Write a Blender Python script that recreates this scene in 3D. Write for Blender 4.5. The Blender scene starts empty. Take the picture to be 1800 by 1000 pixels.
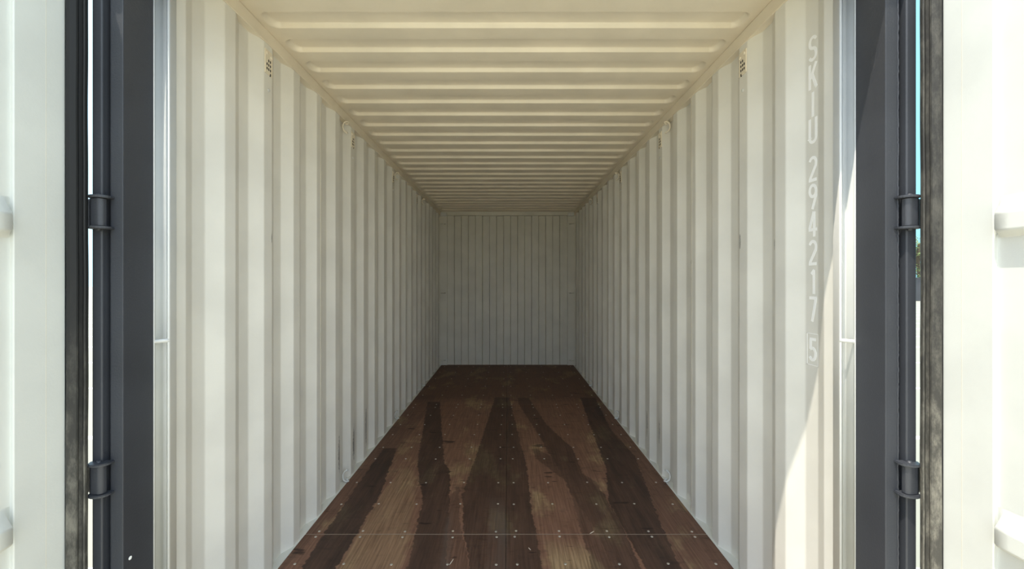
import bpy, bmesh, math, random
from mathutils import Vector
random.seed(7)
C = bpy.context.scene.collection
scn = bpy.context.scene

# ------------------------------------------------------------------ camera, world, sun, exposure
H = 1.62                                   # eye height above the yard; all z below are relative to the eye
cam = bpy.data.cameras.new('camera'); co = bpy.data.objects.new('camera', cam); C.objects.link(co)
co.location = (0.0115, 0, H); co.rotation_euler = (math.pi/2, 0, 0)
cam.sensor_width = 36; cam.sensor_fit = 'HORIZONTAL'; cam.lens = 724/1800*36
cam.shift_x = 7/1800; cam.shift_y = -4/1800; cam.clip_start = 0.02; cam.clip_end = 2000
scn.camera = co

SUN = Vector((0.30, 0.27, -1.0)).normalized()
w = bpy.data.worlds.new('sky'); scn.world = w; w.use_nodes = True
wn = w.node_tree; bg = wn.nodes['Background']
# hazy bright air towards the door side of the sky, clear cyan low over the far end
wg = wn.nodes.new('ShaderNodeTexCoord'); wd = wn.nodes.new('ShaderNodeVectorMath'); wd.operation = 'DOT_PRODUCT'
wn.links.new(wg.outputs['Generated'], wd.inputs[0]); wd.inputs[1].default_value = (-.50, -.82, .28)
wm = wn.nodes.new('ShaderNodeMapRange'); wm.interpolation_type = 'SMOOTHSTEP'; wn.links.new(wd.outputs['Value'], wm.inputs[0])
wm.inputs[1].default_value = -.75; wm.inputs[2].default_value = .65
wx = wn.nodes.new('ShaderNodeMix'); wx.data_type = 'RGBA'; wn.links.new(wm.outputs[0], wx.inputs[0])
wx.inputs[6].default_value = (.27, .60, .72, 1); wx.inputs[7].default_value = (1.06, 1.24, 1.48, 1)
wn.links.new(wx.outputs[2], bg.inputs[0]); bg.inputs[1].default_value = 1.0
sl = bpy.data.lights.new('sun', 'SUN'); sl.energy = 3.1; sl.angle = math.radians(0.53); sl.color = (1, .93, .80)
so = bpy.data.objects.new('sun', sl); C.objects.link(so)
so.rotation_euler = SUN.to_track_quat('-Z', 'Y').to_euler(); so.location = (-4, -4, 12)
scn.view_settings.view_transform = 'Standard'; scn.view_settings.look = 'None'
scn.view_settings.exposure = 0.84; scn.view_settings.gamma = 1.0; scn.view_settings.use_curve_mapping = False
scn.cycles.max_bounces = 16; scn.cycles.diffuse_bounces = 12

# ------------------------------------------------------------------ measures
XI, XO = 1.1685, 1.2045                    # inner and outer plane of the side walls
ZF, ZR = -1.454, 1.236                     # floor, roof
YB = 7.26                                  # back wall
P0, PITCH = 1.717, 0.2754                  # first inner flat, corrugation pitch
FI, SA, FO, SC = .0685, .0725, .068, .0664

# ------------------------------------------------------------------ node helpers
class NT:
    def __init__(s, name):
        s.m = bpy.data.materials.new(name); s.m.use_nodes = True
        s.t = s.m.node_tree; s.b = s.t.nodes['Principled BSDF']
    def n(s, kind, **kw):
        nd = s.t.nodes.new(kind)
        for k, v in kw.items(): setattr(nd, k, v)
        return nd
    def put(s, sock, v):
        if hasattr(v, 'is_output') or isinstance(v, bpy.types.NodeSocket): s.t.links.new(v, sock)
        elif isinstance(v, (tuple, list)) and len(v) == 3 and sock.type == 'RGBA': sock.default_value = (*v, 1)
        else: sock.default_value = v
    def math(s, op, a, b=0.0, c=0.0):
        nd = s.n('ShaderNodeMath', operation=op)
        for i, v in enumerate((a, b, c)): s.put(nd.inputs[i], v)
        return nd.outputs[0]
    def mix(s, f, a, b):
        nd = s.n('ShaderNodeMix', data_type='RGBA')
        s.put(nd.inputs[0], f); s.put(nd.inputs[6], a); s.put(nd.inputs[7], b)
        return nd.outputs[2]
    def ramp(s, v, lo, hi):
        nd = s.n('ShaderNodeMapRange', interpolation_type='SMOOTHSTEP')
        s.put(nd.inputs[0], v); nd.inputs[1].default_value = lo; nd.inputs[2].default_value = hi
        return nd.outputs[0]
    def pos(s):
        g = s.n('ShaderNodeNewGeometry'); sp = s.n('ShaderNodeSeparateXYZ'); s.t.links.new(g.outputs[0], sp.inputs[0])
        return g.outputs[0], sp.outputs[0], sp.outputs[1], sp.outputs[2]
    def scaled(s, vec, k):
        nd = s.n('ShaderNodeVectorMath', operation='MULTIPLY'); s.put(nd.inputs[0], vec); nd.inputs[1].default_value = k
        return nd.outputs[0]
    def noise(s, vec, scale, detail=3, rough=.5):
        nd = s.n('ShaderNodeTexNoise'); s.put(nd.inputs['Vector'], vec)
        nd.inputs['Scale'].default_value = scale; nd.inputs['Detail'].default_value = detail; nd.inputs['Roughness'].default_value = rough
        return nd.outputs[0]
    def bump(s, h, strength, dist):
        nd = s.n('ShaderNodeBump'); s.put(nd.inputs['Height'], h); nd.inputs['Strength'].default_value = strength
        nd.inputs['Distance'].default_value = dist; s.t.links.new(nd.outputs[0], s.b.inputs['Normal'])
    def color(s, v): s.put(s.b.inputs['Base Color'], v)
    def rough(s, v): s.put(s.b.inputs['Roughness'], v)

def paint(name, col, rough=.45, var=.06, stains=(), spec=.5, bump=.12):
    k = NT(name); p, x, y, z = k.pos()
    big = k.noise(p, 3.5, 4)
    dk = tuple(c*(1-var) for c in col); lt = tuple(min(1, c*(1+var*.6)) for c in col)
    c = k.mix(k.ramp(big, .3, .7), dk, lt)
    if stains:
        sn = k.noise(k.scaled(p, (1, 2.2, 1)), 42, 5, .7)
        tot = None
        for (Y, Z, ry, rz, amt) in stains:
            a = k.math('DIVIDE', k.math('SUBTRACT', y, Y), ry); b = k.math('DIVIDE', k.math('SUBTRACT', z, Z+H), rz)
            d = k.math('ADD', k.math('MULTIPLY', a, a), k.math('MULTIPLY', b, b))
            d = k.math('ADD', d, k.math('MULTIPLY', k.math('SUBTRACT', sn, .42), 3.2))
            m = k.math('MULTIPLY', k.math('SUBTRACT', 1.0, k.ramp(d, .55, 1.0)), amt)
            tot = m if tot is None else k.math('MAXIMUM', tot, m)
        c = k.mix(tot, c, (.12, .12, .11))
    k.color(c); k.rough(rough); k.b.inputs['Specular IOR Level'].default_value = spec
    k.bump(k.noise(p, 160, 3, .6), bump, .002)
    return k.m

CREAM = (.745, .73, .67)
M = {}
M['cream'] = paint('cream_paint', CREAM, .42)
M['roof'] = paint('cream_roof_paint', (.80, .725, .585), .38)
M['white'] = paint('white_post_paint', (.62, .625, .60), .55, spec=.3)
M['door'] = paint('white_door_paint', (.67, .68, .64), .42)
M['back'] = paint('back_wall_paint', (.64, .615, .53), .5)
st = [(2.885, -1.20, .028, .15, .75), (3.155, -1.23, .03, .15, .8), (3.43, -1.20, .03, .2, .6), (4.80, -1.2, .02, .12, .7), (2.06, .22, .008, .03, .6)]
M['wall_l'] = paint('cream_wall_paint_scuffed', CREAM, .42, stains=st)
st = [(3.44, -1.17, .03, .15, .75), (3.165, -1.15, .03, .12, .6), (1.80, .165, .012, .03, .8), (2.055, .20, .01, .05, .6), (2.60, .13, .006, .02, .7), (2.60,.02,.006,.02,.6)]
M['wall_r'] = paint('cream_wall_paint_chipped', CREAM, .42, stains=st)
M['dark'] = paint('slate_outer_paint', (.038, .041, .049), .5, .12, bump=.35)
M['letter'] = paint('white_stencil_paint', (.97, .97, .95), .5, .0)
M['seal'] = paint('pale_sealant', (.68, .69, .64), .6)
M['weld'] = paint('weld_bead', (.70, .66, .55), .6, bump=.3)

k = NT('black_rubber'); p, x, y, z = k.pos()
d = k.noise(k.scaled(p, (1, 1, .35)), 26, 6, .75)
low = k.ramp(z, H+.05, H-.75)              # yard dust dried on the lower length of the seal
dm = k.math('MULTIPLY', k.math('ADD', k.math('MULTIPLY', k.ramp(d, .40, .72), .75), .2), k.math('ADD', k.math('MULTIPLY', low, .8), k.math('MULTIPLY', k.ramp(x, 0, .5), .38)))
k.color(k.mix(dm, (.018, .018, .018), (.24, .225, .185))); k.rough(.6); k.b.inputs['Specular IOR Level'].default_value = .25; k.bump(d, .3, .003); M['rubber'] = k.m
k = NT('galvanised_screw'); k.color((.62, .58, .52)); k.b.inputs['Metallic'].default_value = .8; k.rough(.35); M['screw'] = k.m
k = NT('vent_hole'); k.color((.004, .004, .004)); k.rough(.9); M['hole'] = k.m
k = NT('bare_steel_strip'); k.color((.34, .27, .21)); k.b.inputs['Metallic'].default_value = .2; k.rough(.4); M['strip'] = k.m

# plywood with tyre and drag marks
k = NT('marked_plywood'); p, x, y, z = k.pos()
fine = k.noise(k.scaled(p, (90, 3.2, 1)), 1.0, 5, .65)
blot = k.noise(k.scaled(p, (1.6, .9, 1)), 2.2, 4, .6)
grime = k.noise(k.scaled(p, (3, 9, 1)), 3.0, 6, .7)
red = k.mix(k.ramp(fine, .3, .72), (.150, .075, .047), (.25, .135, .088))
och = k.mix(k.ramp(fine, .3, .7), (.20, .130, .068), (.40, .275, .155))
base = k.mix(k.ramp(blot, .54, .68), red, och)
base = k.mix(k.math('MULTIPLY', k.ramp(grime, .52, .75), .55), base, (.042, .023, .016))
def fcurve(v, pts):                        # pts: (Y, X) polyline -> X at a given Y
    mr = k.n('ShaderNodeMapRange'); k.put(mr.inputs[0], v); mr.inputs[1].default_value = 1.3; mr.inputs[2].default_value = 7.3
    fc = k.n('ShaderNodeFloatCurve'); k.t.links.new(mr.outputs[0], fc.inputs[1])
    cv = fc.mapping.curves[0]; q = sorted(((Y-1.3)/6, (X+1.25)/2.5) for Y, X in pts)
    if q[0][0] > 0.001: q.insert(0, (0.0, q[0][1]))
    if q[-1][0] < .999: q.append((1.0, q[-1][1]))
    cv.points[0].location = q[0]; cv.points[1].location = q[-1]
    for a in q[1:-1]: cv.points.new(*a)
    for pt in cv.points: pt.handle_type = 'VECTOR'
    fc.mapping.update()
    return k.math('SUBTRACT', k.math('MULTIPLY', fc.outputs[0], 2.5), 1.25)
jag = k.math('MULTIPLY', k.math('SUBTRACT', k.noise(k.scaled(p, (4, 26, 1)), 1.0, 3, .6), .5), .05)
xj = k.math('ADD', x, jag)
tracks = [
 ([(2.08,-1.037),(2.5,-1.06),(3.6,-1.08)], [(2.08,-.865),(2.8,-.86),(3.6,-.96)], 3.62, .92),
 ([(2.08,-.50),(2.75,-.559),(3.31,-.72),(4.99,-.965)], [(2.08,-.30),(2.75,-.376),(3.2,-.44),(3.31,-.50),(4.99,-.813)], 5.02, .85),
 ([(2.08,-.178),(2.4,-.25),(2.82,-.304),(3.61,-.245),(5.16,-.157)], [(2.08,.187),(2.63,.163),(3.22,.16),(3.87,.118),(5.16,.03)], 5.2, .80),
 ([(2.08,.554),(2.51,.51),(2.75,.456),(3.22,.40),(3.8,.32),(4.94,.137)], [(2.08,.69),(2.51,.69),(2.82,.67),(3.13,.58),(3.61,.574),(4.21,.407),(5.16,.271)], 5.2, .72),
 ([(2.08,.712),(2.51,.684),(2.75,.68),(3.22,.777),(3.93,.825),(5.16,.92)], [(2.08,.893),(2.51,.937),(3.13,1.03),(3.46,1.075),(4.06,1.03),(5.16,1.11)], 5.2, .88),
 ([(2.08,-.30),(2.5,-.42),(2.9,-.36)], [(2.08,-.178),(2.5,-.28),(2.9,-.33)], 2.95, .45),
 ([(2.08,-1.2),(4.9,-1.2)], [(2.08,-1.12),(3.0,-1.04),(3.7,-.92),(5.2,-.9)], 5.3, .28),
 ([(2.6,.86),(4.5,.95),(5.2,1.0)], [(2.6,1.2),(5.2,1.2)], 5.4, .30),
 ([(3.0,.44),(3.4,.24),(3.6,.22)], [(3.0,.66),(3.4,.40),(3.6,.26)], 3.6, .55),
]
def patch(L, R, yend):
    a = k.ramp(k.math('SUBTRACT', xj, fcurve(y, L)), -.01, .02); b = k.ramp(k.math('SUBTRACT', fcurve(y, R), xj), -.01, .03)
    return k.math('MULTIPLY', k.math('MULTIPLY', a, b), k.ramp(k.math('SUBTRACT', yend, y), 0, .25))
o1 = patch([(2.08,.23),(2.38,.20)], [(2.08,.52),(2.38,.40)], 2.376)
o2 = patch([(2.08,-.86),(2.9,-.86),(3.3,-.8)], [(2.08,-.52),(2.75,-.60),(3.3,-.74)], 3.3)
o3 = patch([(3.3,.60),(4.0,.55)], [(2.9,.72),(4.0,.80)], 3.9)
o1 = k.math('MAXIMUM', k.math('MULTIPLY', o1, .95), k.math('MAXIMUM', k.math('MULTIPLY', o2, .42), k.math('MULTIPLY', o3, .0)))
base = k.mix(k.math('MULTIPLY', o1, k.ramp(blot, .25, .5)), base, och)
dark = None
for L, R, yend, s in tracks:
    a = k.ramp(k.math('SUBTRACT', xj, fcurve(y, L)), -.004, .006)
    b = k.ramp(k.math('SUBTRACT', fcurve(y, R), xj), -.004, .006)
    e = k.ramp(k.math('SUBTRACT', yend, k.math('ADD', y, k.math('MULTIPLY', jag, 2))), -.01, .03)
    m = k.math('MULTIPLY', k.math('MULTIPLY', a, b), k.math('MULTIPLY', e, s))
    dark = m if dark is None else k.math('MAXIMUM', dark, m)
wear = k.ramp(k.noise(k.scaled(p, (14, 2.0, 1)), 1.0, 5, .7), .25, .75)
dark = k.math('MULTIPLY', dark, k.math('ADD', k.math('MULTIPLY', wear, .3), .72))
core = k.mix(fine, (.014, .008, .006), (.040, .026, .021))
c = k.mix(dark, base, core)
dusty = k.math('MAXIMUM', patch([(2.08,-.10),(2.8,-.12)], [(2.08,.02),(2.8,.0)], 2.85), patch([(2.08,-.34),(2.6,-.38)], [(2.08,-.28),(2.6,-.33)], 2.7))
c = k.mix(k.math('MULTIPLY', dusty, k.math('MULTIPLY', wear, .75)), c, (.125, .092, .074))
far = k.ramp(y, 4.9, 5.25)                 # floor colour mixes to a darker brown at the far end
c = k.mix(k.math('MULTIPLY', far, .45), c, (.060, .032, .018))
dash = k.ramp(k.noise(k.scaled(p, (3.0, 13, 1)), 1.6, 2, .5), .68, .74)
c = k.mix(k.math('MULTIPLY', dash, .8), c, (.018, .010, .008))
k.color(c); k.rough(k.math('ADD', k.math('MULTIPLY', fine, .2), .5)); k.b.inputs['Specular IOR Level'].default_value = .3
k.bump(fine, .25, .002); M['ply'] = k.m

# yard: pale slabs with white joints every two metres
k = NT('pale_slab_yard'); p, x, y, z = k.pos()
n1 = k.noise(p, .8, 5); c = k.mix(n1, (.62, .545, .39), (.73, .65, .48))
fr = k.math('FRACT', k.math('DIVIDE', k.math('ADD', y, 99.4+.4-.05), 2.0))
ln = k.math('LESS_THAN', fr, .045); c = k.mix(ln, c, (.85, .85, .82))
yard = k.mix(n1, (.27, .255, .205), (.34, .325, .27)); yard = k.mix(ln, yard, (.62, .61, .56))   # far yard colour darkened to offset overexposure; near slabs left pale for bounce light
c = k.mix(k.math('GREATER_THAN', y, 1.45), c, yard)
k.color(c); k.rough(.85); M['ground'] = k.m
M['fence'] = paint('dark_grey_sheet', (.05, .052, .055), .5)
k = NT('tree_leaf'); p, x, y, z = k.pos()
k.color(k.mix(k.ramp(k.noise(p, 2.5, 2), .35, .65), (.035, .075, .015), (.16, .20, .05))); k.rough(.6); M['leaf'] = k.m
k = NT('tree_bark'); k.color((.10, .075, .05)); k.rough(.9); M['bark'] = k.m
k = NT('pale_wood'); k.color((.62, .55, .45)); k.rough(.7); M['splinter'] = k.m

# ------------------------------------------------------------------ mesh helpers
def obj(name, bm, mat, parent=None, loc=None, weighted=False, smooth=False):
    bmesh.ops.recalc_face_normals(bm, faces=bm.faces[:])
    me = bpy.data.meshes.new(name); bm.to_mesh(me); bm.free()
    me.materials.append(M[mat] if isinstance(mat, str) else mat)
    o = bpy.data.objects.new(name, me); C.objects.link(o)
    if parent: o.parent = parent
    if loc: o.location = loc
    if smooth or weighted:
        for f in me.polygons: f.use_smooth = True
    if weighted:
        md = o.modifiers.new('wn', 'WEIGHTED_NORMAL'); md.keep_sharp = True; md.weight = 100
    return o
def tag(o, label, cat, kind=None, group=None):
    o['label'] = label; o['category'] = cat
    if kind: o['kind'] = kind
    if group: o['group'] = group
    return o
def box(bm, x0, x1, y0, y1, z0, z1):
    vs = [bm.verts.new((x, y, z+H)) for x in (x0, x1) for y in (y0, y1) for z in (z0, z1)]
    for f in ((0,1,3,2),(4,6,7,5),(0,4,5,1),(2,3,7,6),(0,2,6,4),(1,5,7,3)): bm.faces.new([vs[i] for i in f])
    return bm
def bevbox(bm, x0, x1, y0, y1, z0, z1, r=.003, seg=2):
    b2 = bmesh.new(); box(b2, x0, x1, y0, y1, z0, z1)
    bmesh.ops.bevel(b2, geom=b2.edges[:], offset=r, segments=seg, profile=.5, affect='EDGES')
    me = bpy.data.meshes.new('t'); b2.to_mesh(me); b2.free(); bm.from_mesh(me); bpy.data.meshes.remove(me)
    return bm
def rounded(pts, r, seg=3, closed=False):
    out = []; n = len(pts)
    for i, p in enumerate(pts):
        p = Vector(p)
        if not closed and i in (0, n-1): out.append(p); continue
        a = Vector(pts[i-1]); b = Vector(pts[(i+1) % n])
        rr = min(r, (a-p).length*.45, (b-p).length*.45)
        q0 = p+(a-p).normalized()*rr; q1 = p+(b-p).normalized()*rr
        for j in range(seg+1):
            t = j/seg; out.append(q0*(1-t)**2 + p*2*t*(1-t) + q1*t*t)
    return out
def thick(pts, t):                         # offset an open 2-D polyline sideways -> closed loop
    n = len(pts); off = []
    for i in range(n):
        a = pts[max(i-1, 0)]; b = pts[min(i+1, n-1)]
        d = (b-a).normalized(); off.append(pts[i]+Vector((-d.y, d.x))*t)
    return list(pts)+off[::-1]
def extrude_z(bm, loop, z0, z1, s=1, caps=True):
    lo = [bm.verts.new((s*p[0], p[1], z0+H)) for p in loop]; hi = [bm.verts.new((s*p[0], p[1], z1+H)) for p in loop]
    n = len(loop)
    for i in range(n): bm.faces.new((lo[i], lo[(i+1) % n], hi[(i+1) % n], hi[i]))
    if caps: bm.faces.new(lo); bm.faces.new(hi[::-1])
    return bm
def sheet_z(bm, pts, t, z0, z1, s=1):      # folded sheet of thickness t; caps as quads
    n = len(pts); lp = thick(pts, t)
    lo = [bm.verts.new((s*p[0], p[1], z0+H)) for p in lp]; hi = [bm.verts.new((s*p[0], p[1], z1+H)) for p in lp]
    m = len(lp)
    for i in range(m): bm.faces.new((lo[i], lo[(i+1) % m], hi[(i+1) % m], hi[i]))
    for i in range(n-1):
        j = m-1-i
        bm.faces.new((lo[i], lo[i+1], lo[j-1], lo[j])); bm.faces.new((hi[i+1], hi[i], hi[j], hi[j-1]))
    return bm
def tube(bm, path, r, seg=10, caps=True):
    path = [Vector(p) for p in path]; rings = []
    up = Vector((0, 0, 1)); n = len(path)
    d0 = (path[1]-path[0]).normalized()
    u = d0.cross(up)
    if u.length < .1: u = d0.cross(Vector((1, 0, 0)))
    u.normalize()
    for i, p in enumerate(path):
        d = (path[min(i+1, n-1)]-path[max(i-1, 0)]).normalized()
        u = (u-d*u.dot(d)).normalized(); v = d.cross(u)
        rings.append([bm.verts.new(p+(u*math.cos(a)+v*math.sin(a))*r+Vector((0, 0, H))) for a in [2*math.pi*j/seg for j in range(seg)]])
    for i in range(n-1):
        for j in range(seg): bm.faces.new((rings[i][j], rings[i][(j+1) % seg], rings[i+1][(j+1) % seg], rings[i+1][j]))
    if caps: bm.faces.new(rings[0]); bm.faces.new(rings[-1][::-1])
    return bm
def dome(bm, c, ax, r, h, seg=14):         # flat screw head: low dome with its axis along ax
    c = Vector(c)+Vector((0, 0, H)); ax = Vector(ax).normalized()
    u = ax.orthogonal().normalized(); v = ax.cross(u); prev = None
    for (rr, hh) in ((1, 0), (1, .35), (.85, .72), (.5, .95)):
        ring = [bm.verts.new(c+ax*h*hh+(u*math.cos(a)+v*math.sin(a))*r*rr) for a in [2*math.pi*j/seg for j in range(seg)]]
        if prev:
            for j in range(seg): bm.faces.new((prev[j], prev[(j+1) % seg], ring[(j+1) % seg], ring[j]))
        prev = ring
    bm.faces.new(prev); return bm

# ------------------------------------------------------------------ yard
b = bmesh.new(); box(b, -150, 150, -150, 150, -H-.2, -H)
tag(obj('ground', b, 'ground'), 'pale slab yard with white joint lines outside the container', 'ground', 'structure')

# ------------------------------------------------------------------ side walls
def wall_profile():
    pts = [(XI, 1.440), (XI, P0-FO-SC-SA-.0005)]
    kk = -1
    while True:
        y0 = P0+kk*PITCH
        if kk >= 0: pts += [(XI, y0), (XI, y0+FI)]
        a, bq, cq = y0+FI+SA, y0+FI+SA+FO, y0+PITCH
        if a > YB-.06: break
        if kk == -1: pts[-1] = (XI, y0+FI)
        pts += [(XO, a), (XO, bq)]
        if cq > YB-.06: break
        kk += 1
    pts.append((pts[-1][0], YB+.02))
    return [Vector(p) for p in pts]
WP = rounded(wall_profile(), .006, 3)
walls = {}
for s, nm in ((-1, 'wall_left'), (1, 'wall_right')):
    bm = bmesh.new(); sheet_z(bm, WP, -.002, ZF-.05, ZR-.05, s)
    o = obj(nm, bm, 'wall_l' if s < 0 else 'wall_r', weighted=True)
    tag(o, f"cream corrugated steel side wall on the {'left' if s<0 else 'right'} of the container" + ('' if s < 0 else ', serial number stencilled near the door'), 'wall', 'structure')
    walls[s] = o
    # vertical weld seams between sheets
    for Y in (2.605, 3.707, 4.808, 5.910):
        for dy in (-.008,):
            bm = bmesh.new(); bevbox(bm, s*(XI-.0008) if s > 0 else s*(XI+.001), s*(XI+.001) if s > 0 else s*(XI-.0008), Y-.006+dy, Y+.003+dy, ZF, ZR-.066, .0012)
            obj('weld_seam', bm, 'weld', o)
    # vents
    def flat_mid(kk): return P0+kk*PITCH+FI/2
    for kk in (1, 5, 9, 13):
        Y = flat_mid(kk); zc = 1.075
        bm = bmesh.new()
        xa, xb = (XI-.004, XI+.001)
        bevbox(bm, min(s*xa, s*xb), max(s*xa, s*xb), Y-.030, Y+.031, zc-.055, zc+.062, .0015)
        v = obj('vent', bm, 'roof', o, smooth=False)
        hb = bmesh.new()
        holes = [(0, 0), (1, 0), (-1, 1), (0, 1), (1, 1), (-1, 2), (0, 2), (1, 2), (1, 3)]
        for i, j in holes:
            cy = Y+i*.014-.002; cz = zc+.012-j*.021+.01*0
            c = Vector((s*(XI-.0046), cy, cz+H)); seg = 10
            ra, rb = .0042, .0075
            ring = [hb.verts.new((c.x, c.y+ra*math.cos(2*math.pi*q/seg), c.z+rb*math.sin(2*math.pi*q/seg))) for q in range(seg)]
            rin = [hb.verts.new((c.x+s*.003, r_.co.y, r_.co.z)) for r_ in ring]
            for q in range(seg): hb.faces.new((ring[q], ring[(q+1) % seg], rin[(q+1) % seg], rin[q]))
            hb.faces.new(ring)
        h = obj('vent_opening', hb, 'hole', v)
        for (dy, dz) in ((-.016, .044), (.020, .037)):
            bm = bmesh.new(); dome(bm, (s*(XI-.004), Y+dy, zc+dz), (-s, 0, 0), .009, .005); obj('rivet', bm, 'roof', v, smooth=True)
        bm = bmesh.new(); dome(bm, (s*XI, Y+.003, .945), (-s, 0, 0), .008, .006); obj('bolt_head', bm, 'white', o, smooth=True)
    # lashing rings below the top rail and above the floor
    for Y in (2.993, 4.370, 5.747):
        for top in (1, -1):
            zr = 1.172 if top > 0 else ZF+.002
            zc = zr-top*.046; pth = []
            for q in range(17):
                a = math.radians(125-215*q/16)
                pth.append((s*(1.158+.030*math.cos(a)), Y-.012*math.sin(a), zc+top*.036*math.sin(a)))
            bm = bmesh.new(); tube(bm, pth, .0065, 10)
            rg = obj('lashing_ring', bm, 'white' if top < 0 else 'roof', o, smooth=True)
            bm = bmesh.new(); tube(bm, [(s*1.176, Y+.012, zr+top*.004), (s*1.166, Y+.008, zr-top*.020), (s*1.150, Y, zc+top*.030)], .008, 10); obj('ring_bracket', bm, 'white' if top < 0 else 'roof', rg, smooth=True)

# ------------------------------------------------------------------ serial number: stencilled letters on the recessed flat
T = .27                                    # stroke, in glyph widths (glyph box 1 x 2.2)
def arc(cx, cy, rx, ry, a0, a1, n=10): return [(cx+rx*math.cos(math.radians(a0+(a1-a0)*i/n)), cy+ry*math.sin(math.radians(a0+(a1-a0)*i/n))) for i in range(n+1)]
G = {
 'S': [arc(.5, 1.70, .38, .38, 15, 180)+arc(.56, 1.62, .44, .5, 195, 250, 4)+arc(.44, .62, .44, .5, 70, 15, 4)+arc(.5, .5, .38, .38, 0, -165)],
 'K': [[(.12, 0), (.12, 2.2)], [(.9, 2.2), (.2, .95)], [(.42, 1.3), (.92, 0)]],
 'I': [[(.5, 0), (.5, 2.2)]],
 'U': [[(.12, 2.2), (.12, .5)]+arc(.5, .5, .38, .40, 180, 360)+[(.88, 2.2)]],
 '2': [arc(.5, 1.68, .38, .42, 165, -10)+[(.84, 1.35), (.16, .25), (.14, .05)], [(.04, .13), (.94, .13)]],
 '9': [arc(.5, 1.60, .38, .5, 0, 360, 20), [(.88, 1.6), (.86, 1.1), (.45, 0)]],
 '4': [[(.66, 0), (.66, 2.2)], [(.62, 2.2), (.10, .70)], [(.02, .62), (1.0, .62)]],
 '1': [[(.62, 0), (.62, 2.1)], [(.66, 2.1), (.34, 1.75)]],
 '7': [[(.08, 2.07), (.97, 2.07)], [(.84, 2.1), (.82, 1.8), (.42, 0)]],
 '5': [[(.14, 2.07), (.88, 2.07)], [(.26, 2.1), (.22, 1.15)], arc(.46, .72, .38, .55, 130, -150)],
}
def glyph(bm, ch, yl, yr, z0, z1, X):
    def P(u, v, d=0): return bm.verts.new((X-d, yl+(yr-yl)*u, z0+(z1-z0)*v/2.2+H))
    for line in G[ch]:
        pts = [Vector(p) for p in line]; n = len(pts); lt, rt = [], []
        for i in range(n):
            a = pts[max(i-1, 0)]; b_ = pts[min(i+1, n-1)]; d = (b_-a)
            d = d.normalized() if d.length > 1e-6 else Vector((1, 0)); nn = Vector((-d.y, d.x))*T*.5
            if 0 < i < n-1:                                  # mitre
                d1 = (pts[i]-a).normalized(); n1 = Vector((-d1.y, d1.x)); cs = max(.45, n1.dot(nn.normalized())); nn = nn/cs
            lt.append(pts[i]+nn); rt.append(pts[i]-nn)
        for dep in (.0006+.0003*G[ch].index(line),):
            L = [P(*q, dep) for q in lt]; R = [P(*q, dep) for q in rt]
            L2 = [P(*q, -.0004) for q in lt]; R2 = [P(*q, -.0004) for q in rt]
            for i in range(n-1):
                bm.faces.new((L[i], L[i+1], R[i+1], R[i]))
                bm.faces.new((L[i], L2[i], L2[i+1], L[i+1])); bm.faces.new((R[i+1], R2[i+1], R2[i], R[i]))
            bm.faces.new((L[0], R[0], R2[0], L2[0])); bm.faces.new((L[-1], L2[-1], R2[-1], R[-1]))
YL, YR = 1.634, 1.590
chars = [('S', .970, .868), ('K', .862, .760), ('I', .750, .650), ('U', .648, .546), ('2', .498, .396), ('9', .390, .288),
         ('4', .282, .180), ('2', .170, .068), ('1', .058, -.044), ('7', -.050, -.152), ('5', -.212, -.310)]
for ch, zt, zb in chars:
    bm = bmesh.new(); glyph(bm, ch, YL, YR, zb-.002, zt-.006, XO)
    o = obj('stencilled_letter' if ch.isalpha() else 'stencilled_digit', bm, 'letter', walls[1]); o['label'] = f'white stencilled {"letter" if ch.isalpha() else "digit"} {ch}'
bm = bmesh.new(); t_ = .0028
for (ya, yb, za, zb) in ((1.582+.001, 1.582+.001+t_, -.322, -.196), (1.643-t_, 1.643, -.322, -.196), (1.583, 1.643, -.322, -.322+t_), (1.583, 1.643, -.196-t_, -.196)):
    box(bm, XO-.0006, XO+.0004, ya, yb, za-.004, zb-.004)
o = obj('stencilled_frame', bm, 'letter', walls[1]); o['label'] = 'thin white frame around the last digit'

# ------------------------------------------------------------------ back wall
xs = [-1.06]; pts = [Vector((-1.075, YB))]; lv = 0
for i in range(16):
    xc = -.936+.1241*i
    pts += [Vector((xc-.005, YB+.042*lv)), Vector((xc+.005, YB+.042*(1-lv)))]; lv = 1-lv
pts.append(Vector((1.075, YB+.042*lv)))
bm = bmesh.new(); sheet_z(bm, rounded(pts, .004, 2), .002, ZF-.05, ZR-.03)
tag(obj('wall_back', bm, 'back', weighted=True), 'dim cream corrugated end wall at the far end of the container', 'wall', 'structure')
for s, i in ((-1, 1), (1, 2)):
    bm = bmesh.new(); lo, hi = sorted((s*1.055, s*(XO+.03)))
    bevbox(bm, lo, hi, YB-.03, YB+.06, ZF-.1, ZR-.03, .006)
    o = obj(f'trim_{i}', bm, 'back', smooth=False)
    tag(o, f"far {'left' if s<0 else 'right'} corner post beside the end wall", 'corner post', 'structure')
    bm = bmesh.new(); lo, hi = sorted((s*1.06, s*(XI-.002))); bevbox(bm, lo, hi, YB-.075, YB-.028, 1.155, 1.215, .006); obj('corner_block', bm, 'white', o)
    for z in (1.02, -.19, -1.37):
        bm = bmesh.new(); tube(bm, [(s*(XI-.005), YB-.06, z), (s*1.115, YB-.055, z), (s*1.09, YB-.03, z)], .008, 8); obj('lashing_bar', bm, 'back', o, smooth=True)
bm = bmesh.new(); bevbox(bm, -XI, XI, YB-.045, YB+.06, ZR-.065, ZR+.02, .006)
tag(obj('trim_3', bm, 'back'), 'far header rail above the end wall', 'header rail', 'structure')

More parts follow.
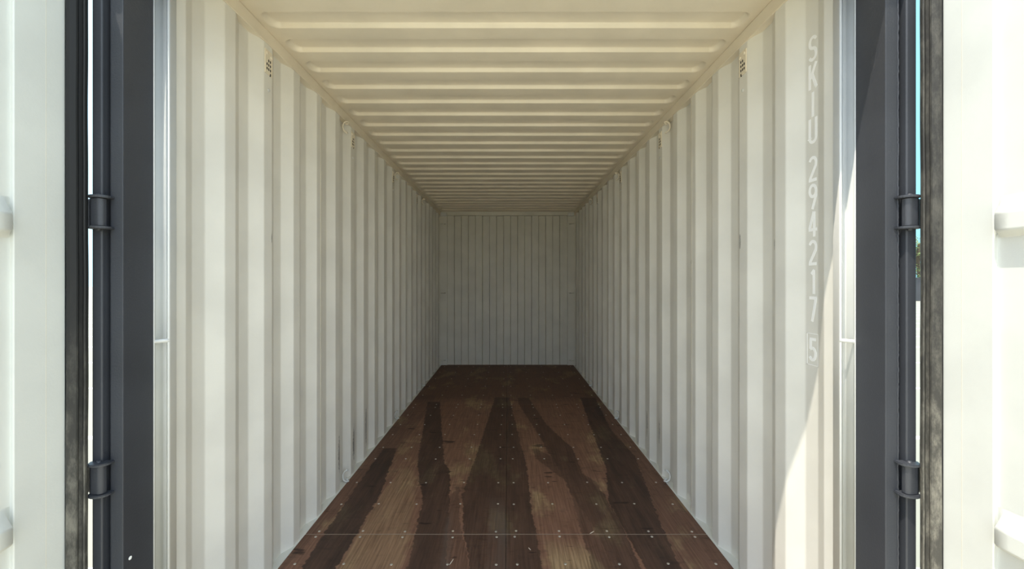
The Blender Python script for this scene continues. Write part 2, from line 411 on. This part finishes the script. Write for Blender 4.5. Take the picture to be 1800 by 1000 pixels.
# ------------------------------------------------------------------ roof
ribs = [1.885+.2105*i for i in range(25)]
RW, RD, SL = .122, .022, .013
def roof_h(x, y):
    for y0 in ribs:
        if y0-.001 <= y <= y0+RW+.001:
            cy = y0+RW/2; hx, hy, r = 1.143, RW/2, .052
            qx = abs(x)-hx+r; qy = abs(y-cy)-hy+r
            d = math.hypot(max(qx, 0), max(qy, 0))+min(max(qx, qy), 0)-r
            # ends slope out wider than the long edges
            sl = SL if qx < 0 else SL+.03*min(1, qx/r)
            t = min(1, max(0, -d/sl)); return RD*(.45*t+.55*t*t*(3-2*t))
    return 0
ys = [1.21, 1.5]
for y0 in ribs: ys += [y0+RW*q for q in (0, .02, .045, .07, .10, .13, .17, .25, .35, .5, .65, .75, .83, .87, .90, .93, .955, .98, 1)]
ys += [YB+.05]
hxs = [0, .5, 1.0, 1.05, 1.07]+[1.08+.0035*i for i in range(19)]+[1.155, XI+.01]
xs = sorted([-v for v in hxs[1:]]+hxs)
bm = bmesh.new(); grid = [[bm.verts.new((x, y, ZR+H+roof_h(x, y))) for x in xs] for y in ys]
for i in range(len(ys)-1):
    for j in range(len(xs)-1): bm.faces.new((grid[i][j], grid[i][j+1], grid[i+1][j+1], grid[i+1][j]))
ceil = obj('ceiling', bm, 'roof', smooth=True); md = ceil.modifiers.new('s', 'SOLIDIFY'); md.thickness = .002; md.offset = 1
md2 = ceil.modifiers.new('wn', 'WEIGHTED_NORMAL')
tag(ceil, 'cream steel roof with cross ribs over the container', 'ceiling', 'structure')
for s, i in ((-1, 4), (1, 5)):
    bm = bmesh.new(); lo, hi = sorted((s*(XI-.002), s*(XI+.058))); bevbox(bm, lo, hi, 1.21, YB+.06, 1.172, ZR-.001, .004)
    o = obj(f'trim_{i}', bm, 'roof'); tag(o, f"square steel top rail along the {'left' if s<0 else 'right'} wall", 'rail', 'structure')
    bm = bmesh.new(); lo, hi = sorted((s*(XI-.005), s*(XI+.004))); bevbox(bm, lo, hi, 1.42, YB-.03, 1.168, 1.175, .002); obj('sealant_bead', bm, 'roof', o)
    # bottom rail with its pale shelf
    bm = bmesh.new(); lo, hi = sorted((s*(XI-.010), s*(XI+.055))); bevbox(bm, lo, hi, 1.40, YB+.06, ZF-.16, ZF+.0015, .002)
    o = obj(f'trim_{i+2}', bm, 'seal'); tag(o, f"pale bottom rail edging the {'left' if s<0 else 'right'} side of the plywood floor", 'rail', 'structure')

# ------------------------------------------------------------------ floor
bm = bmesh.new(); box(bm, -XI+.012, XI-.012, 1.36, YB+.02, ZF-.07, ZF-.029)
floor = obj('floor', bm, 'strip'); tag(floor, 'brown plywood container floor with dark tyre marks', 'floor', 'structure')
bm = bmesh.new(); bevbox(bm, -XI+.012, XI-.012, 2.3755, 2.3815, ZF-.03, ZF-.0015, .001); obj('joint_strip', bm, 'strip', floor)
rows = [(1.36, 2.3745), (2.3825, 4.838), (4.842, YB-.002)]
scr_y = [[1.50, 1.81, 2.125, 2.352], [2.405, 2.70, 2.99, 3.39, 3.63, 3.93, 4.21, 4.505, 4.785], [4.90, 5.30, 5.75, 6.2, 6.65, 7.1]]
scr_x = [.055, .305, .585, .835, 1.085]
scr_mesh = None
for ri, (ya, yb) in enumerate(rows):
    for s in (-1, 1):
        bm = bmesh.new(); lo, hi = sorted((s*.0012, s*(XI-.010)))
        bevbox(bm, lo, hi, ya, yb, ZF-.028, ZF, .0012, 1)
        pn = obj('plywood_panel', bm, 'ply', floor)
        for Y in scr_y[ri]:
            for X in scr_x:
                xx = s*X+random.uniform(-.006, .006); yy = Y+random.uniform(-.004, .004)
                if scr_mesh is None:
                    bm = bmesh.new(); dome(bm, (0, 0, -H), (0, 0, 1), .0075, .003)
                    q = obj('screw', bm, 'screw', pn, smooth=True); scr_mesh = q.data
                else:
                    q = bpy.data.objects.new('screw', scr_mesh); C.objects.link(q); q.parent = pn
                q.location = (xx, yy, ZF+H-.0005)

# ------------------------------------------------------------------ rear (door end) corner posts, header, sill
for s, i in ((-1, 8), (1, 9)):
    side = 'left' if s < 0 else 'right'
    # dark outer post: inner face, front face, groove, outer flange
    loop = [(1.170, 1.3730), (1.170, 1.264), (1.208, 1.264), (1.2135, 1.268), (1.2135, 1.300), (1.2215, 1.300), (1.2215, 1.2535), (1.224, 1.2505),
            (1.2500, 1.2505), (1.2530, 1.2535), (1.2530, 1.40), (1.216, 1.40), (1.216, 1.3735)]
    loop = rounded(loop, .0025, 2, closed=True)
    bm = bmesh.new(); extrude_z(bm, loop, ZF-.15, 1.29, s)
    post = obj(f'trim_{i}', bm, 'dark', smooth=False)
    tag(post, f'dark slate steel corner post at the {side} side of the doorway', 'corner post', 'structure')
    # white inner channel with lip, concave recess and rounded nose
    pr = [(1.170, 1.3735), (1.1695, 1.377), (1.1735, 1.384), (1.1815, 1.425), (1.176, 1.433), (1.150, 1.404), (1.139, 1.3915), (1.1350, 1.396), (1.1375, 1.405), (1.1530, 1.447), (1.157, 1.451), (XI-.001, 1.4515)]
    pr = rounded([Vector(p) for p in pr], .010, 5)
    bm = bmesh.new(); sheet_z(bm, pr, -.003, ZF-.02, 1.20, s)
    ch = obj('inner_channel', bm, 'white', post, smooth=True); ch['label'] = 'white channel behind the dark post'
    bm = bmesh.new(); tube(bm, [(s*1.1375, 1.398, -.197), (s*1.150, 1.389, -.197), (s*1.171, 1.381, -.199), (s*1.180, 1.385, -.200)], .0065, 10)
    obj('lashing_bar', bm, 'white', post, smooth=True)
    # irregular weld bead down the front face
    bm = bmesh.new(); path = []
    z = ZF if s > 0 else 1.0
    while z < 1.1:
        path.append((s*(1.2075+random.uniform(-.0007, .0007)), 1.2635+random.uniform(-.0006, .0006), z)); z += .007
    tube(bm, path, .0026, 6); obj('weld_bead', bm, 'dark', post, smooth=True)
    # hinge lugs
    for zt in (1.07, .262, -.545, -1.34):
        for dz in (0, -.093):
            lp = [(1.196, 1.266)]+[(1.225+.031*math.cos(math.radians(a)), 1.250-.026*math.sin(math.radians(a))) for a in range(180, -1, -15)]+[(1.256, 1.266)]
            bm = bmesh.new(); extrude_z(bm, lp, zt+dz-.008, zt+dz, s)
            bmesh.ops.bevel(bm, geom=[e for e in bm.edges if abs(e.verts[0].co.z-e.verts[1].co.z) < 1e-5], offset=.002, segments=2, affect='EDGES')
            obj('hinge_lug', bm, 'dark', post)
        bm = bmesh.new(); tube(bm, [(s*1.226, 1.246, zt-.106), (s*1.226, 1.246, zt+.005)], .006, 12); obj('hinge_pin', bm, 'dark', post, smooth=True)
bm = bmesh.new(); dome(bm, (-1.1700, 1.276+.012, -.862), (1, 0, 0), .006, .0012, 7)
o = obj('paint_chip', bm, 'letter', bpy.data.objects['trim_8']); o['label'] = 'small white paint chip'
bm = bmesh.new(); bevbox(bm, -1.25, 1.25, 1.185, 1.37, 1.135, 1.29, .003)
tag(obj('trim_10', bm, 'dark'), 'dark steel door header across the top of the opening', 'header', 'structure')
bm = bmesh.new(); bevbox(bm, -1.25, 1.25, 1.20, 1.362, ZF-.15, ZF-.002, .003)
tag(obj('trim_11', bm, 'dark'), 'dark steel threshold sill across the door opening', 'sill', 'structure')

# ------------------------------------------------------------------ open doors
def rib_off(z):                            # inward push of the door sheet at height z
    for c in (.96, .155, -.655):
        t, f0, f1, bt = c+.071, c+.022, c-.022, c-.040
        if bt <= z <= t:
            if z > f0: return (t-z)/(t-f0)
            if z < f1: return (z-bt)/(f1-bt)
            return 1.0
    return 0.0
for s, i in ((-1, 1), (1, 2)):
    side = 'left' if s < 0 else 'right'
    X0 = 1.285; Y0, Y1 = 1.207, .045; Z0, Z1 = ZF+.01, 1.125; SW = .127
    bm = bmesh.new()
    zs = [Z0+.09, Z1-.09]
    for c in (.96, .155, -.655): zs += [c+.071, c+.066, c+.026, c+.018, c-.018, c-.026, c-.037, c-.041]
    zs = sorted(zs); n = len(zs)
    ysd = [Y0-SW+.006, Y0-SW-.004, Y0-SW-.018, Y0-SW-.05, .6, Y1+.14, Y1+.115, Y1+.10]
    def ex(y):                              # ribs run out into the stiles
        a = (Y0-SW-.004)-y; c2 = y-(Y1+.115)
        return max(0, min(1, a/.014, c2/.014))
    g = [[bm.verts.new((s*(X0+.010-.030*rib_off(z)*ex(y)), y, z+H)) for y in ysd] for z in zs]
    g2 = [[bm.verts.new((v.co.x+s*.002, v.co.y, v.co.z)) for v in r] for r in g]
    for a in range(n-1):
        for q in range(len(ysd)-1):
            bm.faces.new((g[a][q], g[a][q+1], g[a+1][q+1], g[a+1][q])); bm.faces.new((g2[a][q], g2[a+1][q], g2[a+1][q+1], g2[a][q+1]))
    door = obj(f'door_{i}', bm, 'door', weighted=True)
    tag(door, f'white steel cargo door swung open on the {side} with horizontal ribs', 'door', 'structure')
    def part(nm, x0, x1, y0, y1, z0, z1, mat='door', r=.0028):
        bm = bmesh.new(); lo, hi = sorted((s*x0, s*x1)); bevbox(bm, lo, hi, y0, y1, z0, z1, r, 3); return obj(nm, bm, mat, door, smooth=False)
    st_ = part('door_stile', X0, X0+.05, Y0-SW, Y0, Z0, Z1)
    part('weld_seam', X0-.0002, X0+.001, Y0-.052, Y0-.0505, Z0+.01, Z1-.01, 'weld', .0001)
    part('door_stile', X0, X0+.05, Y1, Y1+.11, Z0, Z1)
    part('door_rail', X0+.001, X0+.049, Y1+.108, Y0-SW+.002, Z1-.10, Z1)
    part('door_rail', X0+.001, X0+.049, Y1+.108, Y0-SW+.002, Z0, Z0+.10)
    # outer skin of the hinge edge, slate coloured
    part('outer_edge', X0+.004, X0+.056, Y0-.001, Y0+.022, Z0, Z1, 'dark', .003)
    # rubber seal: bulb, web and thin outer lip, slightly wavy
    bm = bmesh.new(); rings = []
    prof = [(1.2850, 1.213), (1.281, 1.2035), (1.276, 1.2005), (1.2690, 1.2030), (1.2600, 1.2125), (1.2590, 1.2170), (1.2640, 1.2240), (1.2600, 1.2300), (1.2435, 1.2180), (1.2405, 1.2200), (1.2425, 1.2290), (1.2560, 1.2440), (1.285, 1.2440), (1.288, 1.230)]
    zz = Z0-.005; 
    while zz < Z1+.01:
        wv = .0006*math.sin(zz*5+s)+.0003*math.sin(zz*19+2*s)
        rings.append([bm.verts.new((s*(px+wv), py-wv*.5, zz+H)) for px, py in prof]); zz += .03
    m = len(prof)
    for a in range(len(rings)-1):
        for q in range(m): bm.faces.new((rings[a][q], rings[a][(q+1) % m], rings[a+1][(q+1) % m], rings[a+1][q]))
    bm.faces.new(rings[0]); bm.faces.new(rings[-1][::-1])
    ga = obj('rubber_seal', bm, 'rubber', door); ga['label'] = 'black rubber door seal'
    # hinge leaves between the lugs
    for zt in (1.07, .262, -.545, -1.34):
        lp = [(1.2060, 1.2500), (1.2080, 1.2390), (1.2170, 1.2330), (1.2420, 1.2360), (1.2600, 1.2490), (1.2950, 1.2490), (1.2950, 1.2610), (1.2120, 1.2560)]
        bm = bmesh.new(); extrude_z(bm, rounded(lp, .004, 4, closed=True), zt-.091, zt-.010, s)
        hl = obj('hinge_leaf', bm, 'dark', door)

# ------------------------------------------------------------------ loose bits on the floor
def floor_pt(px, py): Y = 1.454*724/(py-496); return ((px-893)/724*Y+.0115, Y)
for (a, c, lb) in (((790, 993), (797, 983), 'pale wood splinter on the dark plywood, left of centre near the doorway'),
                  ((929, 963), (933, 967), 'tiny white chip on the plywood, right of the centre joint near the doorway'),
                  ((1037, 938), (1044, 934), 'small pale sliver lying across the plywood joint on the right')):
    (xa, ya), (xb, yb) = floor_pt(*a), floor_pt(*c)
    L = math.hypot(xb-xa, yb-ya); bm = bmesh.new()
    vs = []
    for (t, wd) in ((0, .0006), (.3, .002), (.75, .0016), (1, .0004)):
        vs.append([bm.verts.new((t*L-L/2, sgn*wd, hh)) for sgn, hh in ((-1, 0), (1, 0), (.6, .0025), (-.6, .0025))])
    for q in range(3):
        for j in range(4): bm.faces.new((vs[q][j], vs[q][(j+1) % 4], vs[q+1][(j+1) % 4], vs[q+1][j]))
    bm.faces.new(vs[0]); bm.faces.new(vs[-1][::-1])
    o = obj('wood_splinter' if 'chip' not in lb else 'paint_flake', bm, 'splinter', loc=((xa+xb)/2, (ya+yb)/2, ZF+H+.0002))
    o.rotation_euler.z = math.atan2(yb-ya, xb-xa)
    tag(o, lb, 'splinter' if 'chip' not in lb else 'paint flake')

# ------------------------------------------------------------------ beyond the yard
fe = bpy.data.objects.new('metal_fence', None); C.objects.link(fe); fe.location = (35, 35.5, 0)
tag(fe, 'dark grey sheet metal fence at the yard edge, seen through the right hinge gap', 'fence')
def sub(nm, bm, mat, par): o = obj(nm, bm, mat, par); o.matrix_parent_inverse = par.matrix_world.inverted(); return o
bpy.context.view_layer.update()
bm = bmesh.new()
q = [Vector((28+.125*j+.0, 35.5+(.03 if (j//2) % 2 else 0))) for j in range(113)]
sheet_z(bm, q, .002, -H, .38); sub('fence_sheet', bm, 'fence', fe)
for j in range(8):
    bm = bmesh.new(); box(bm, 28+2*j-.04, 28+2*j+.04, 35.38, 35.46, -H, .43); sub('fence_post', bm, 'fence', fe)
bm = bmesh.new(); box(bm, 28, 42, 35.42, 35.47, .33, .40); sub('fence_rail', bm, 'fence', fe)
tr = bpy.data.objects.new('leafy_tree', None); C.objects.link(tr); tr.location = (41, 41, 0)
tag(tr, 'green leafy tree behind the dark fence, seen through the right hinge gap', 'tree')
bpy.context.view_layer.update()
bm = bmesh.new(); tube(bm, [(41, 41, -H), (41.1, 41, 0), (40.9, 41.1, 2), (41, 41, 3.8)], .17, 10)
for a in range(6):
    tube(bm, [(41, 41, .2+.4*a), (41+1.1*math.cos(a*1.9), 41+1.1*math.sin(a*1.9), 1.3+.4*a), (41+2*math.cos(a*1.9), 41+2*math.sin(a*1.9), 2+.4*a)], .05, 6)
sub('trunk', bm, 'bark', tr)
bm = bmesh.new()
lobes = [(random.uniform(-1.7, 1.7), random.uniform(-1.7, 1.7), random.uniform(-.2, 3.6), random.uniform(.7, 1.3)) for _ in range(18)]
for _ in range(9000):
    lx, ly, lz, lr = random.choice(lobes)
    v = Vector((random.gauss(0, 1), random.gauss(0, 1), random.gauss(0, 1))).normalized()*lr*random.uniform(.55, 1)
    c = Vector((41+lx, 41+ly, H+lz+.4))+v
    u = Vector((random.gauss(0, 1), random.gauss(0, 1), random.gauss(0, 1))).normalized(); w_ = u.orthogonal().normalized()
    sz = random.uniform(.05, .10)
    bm.faces.new([bm.verts.new(c+u*sz), bm.verts.new(c+w_*sz*.5), bm.verts.new(c-u*sz), bm.verts.new(c-w_*sz*.5)])
sub('foliage', bm, 'leaf', tr)['kind'] = 'stuff'
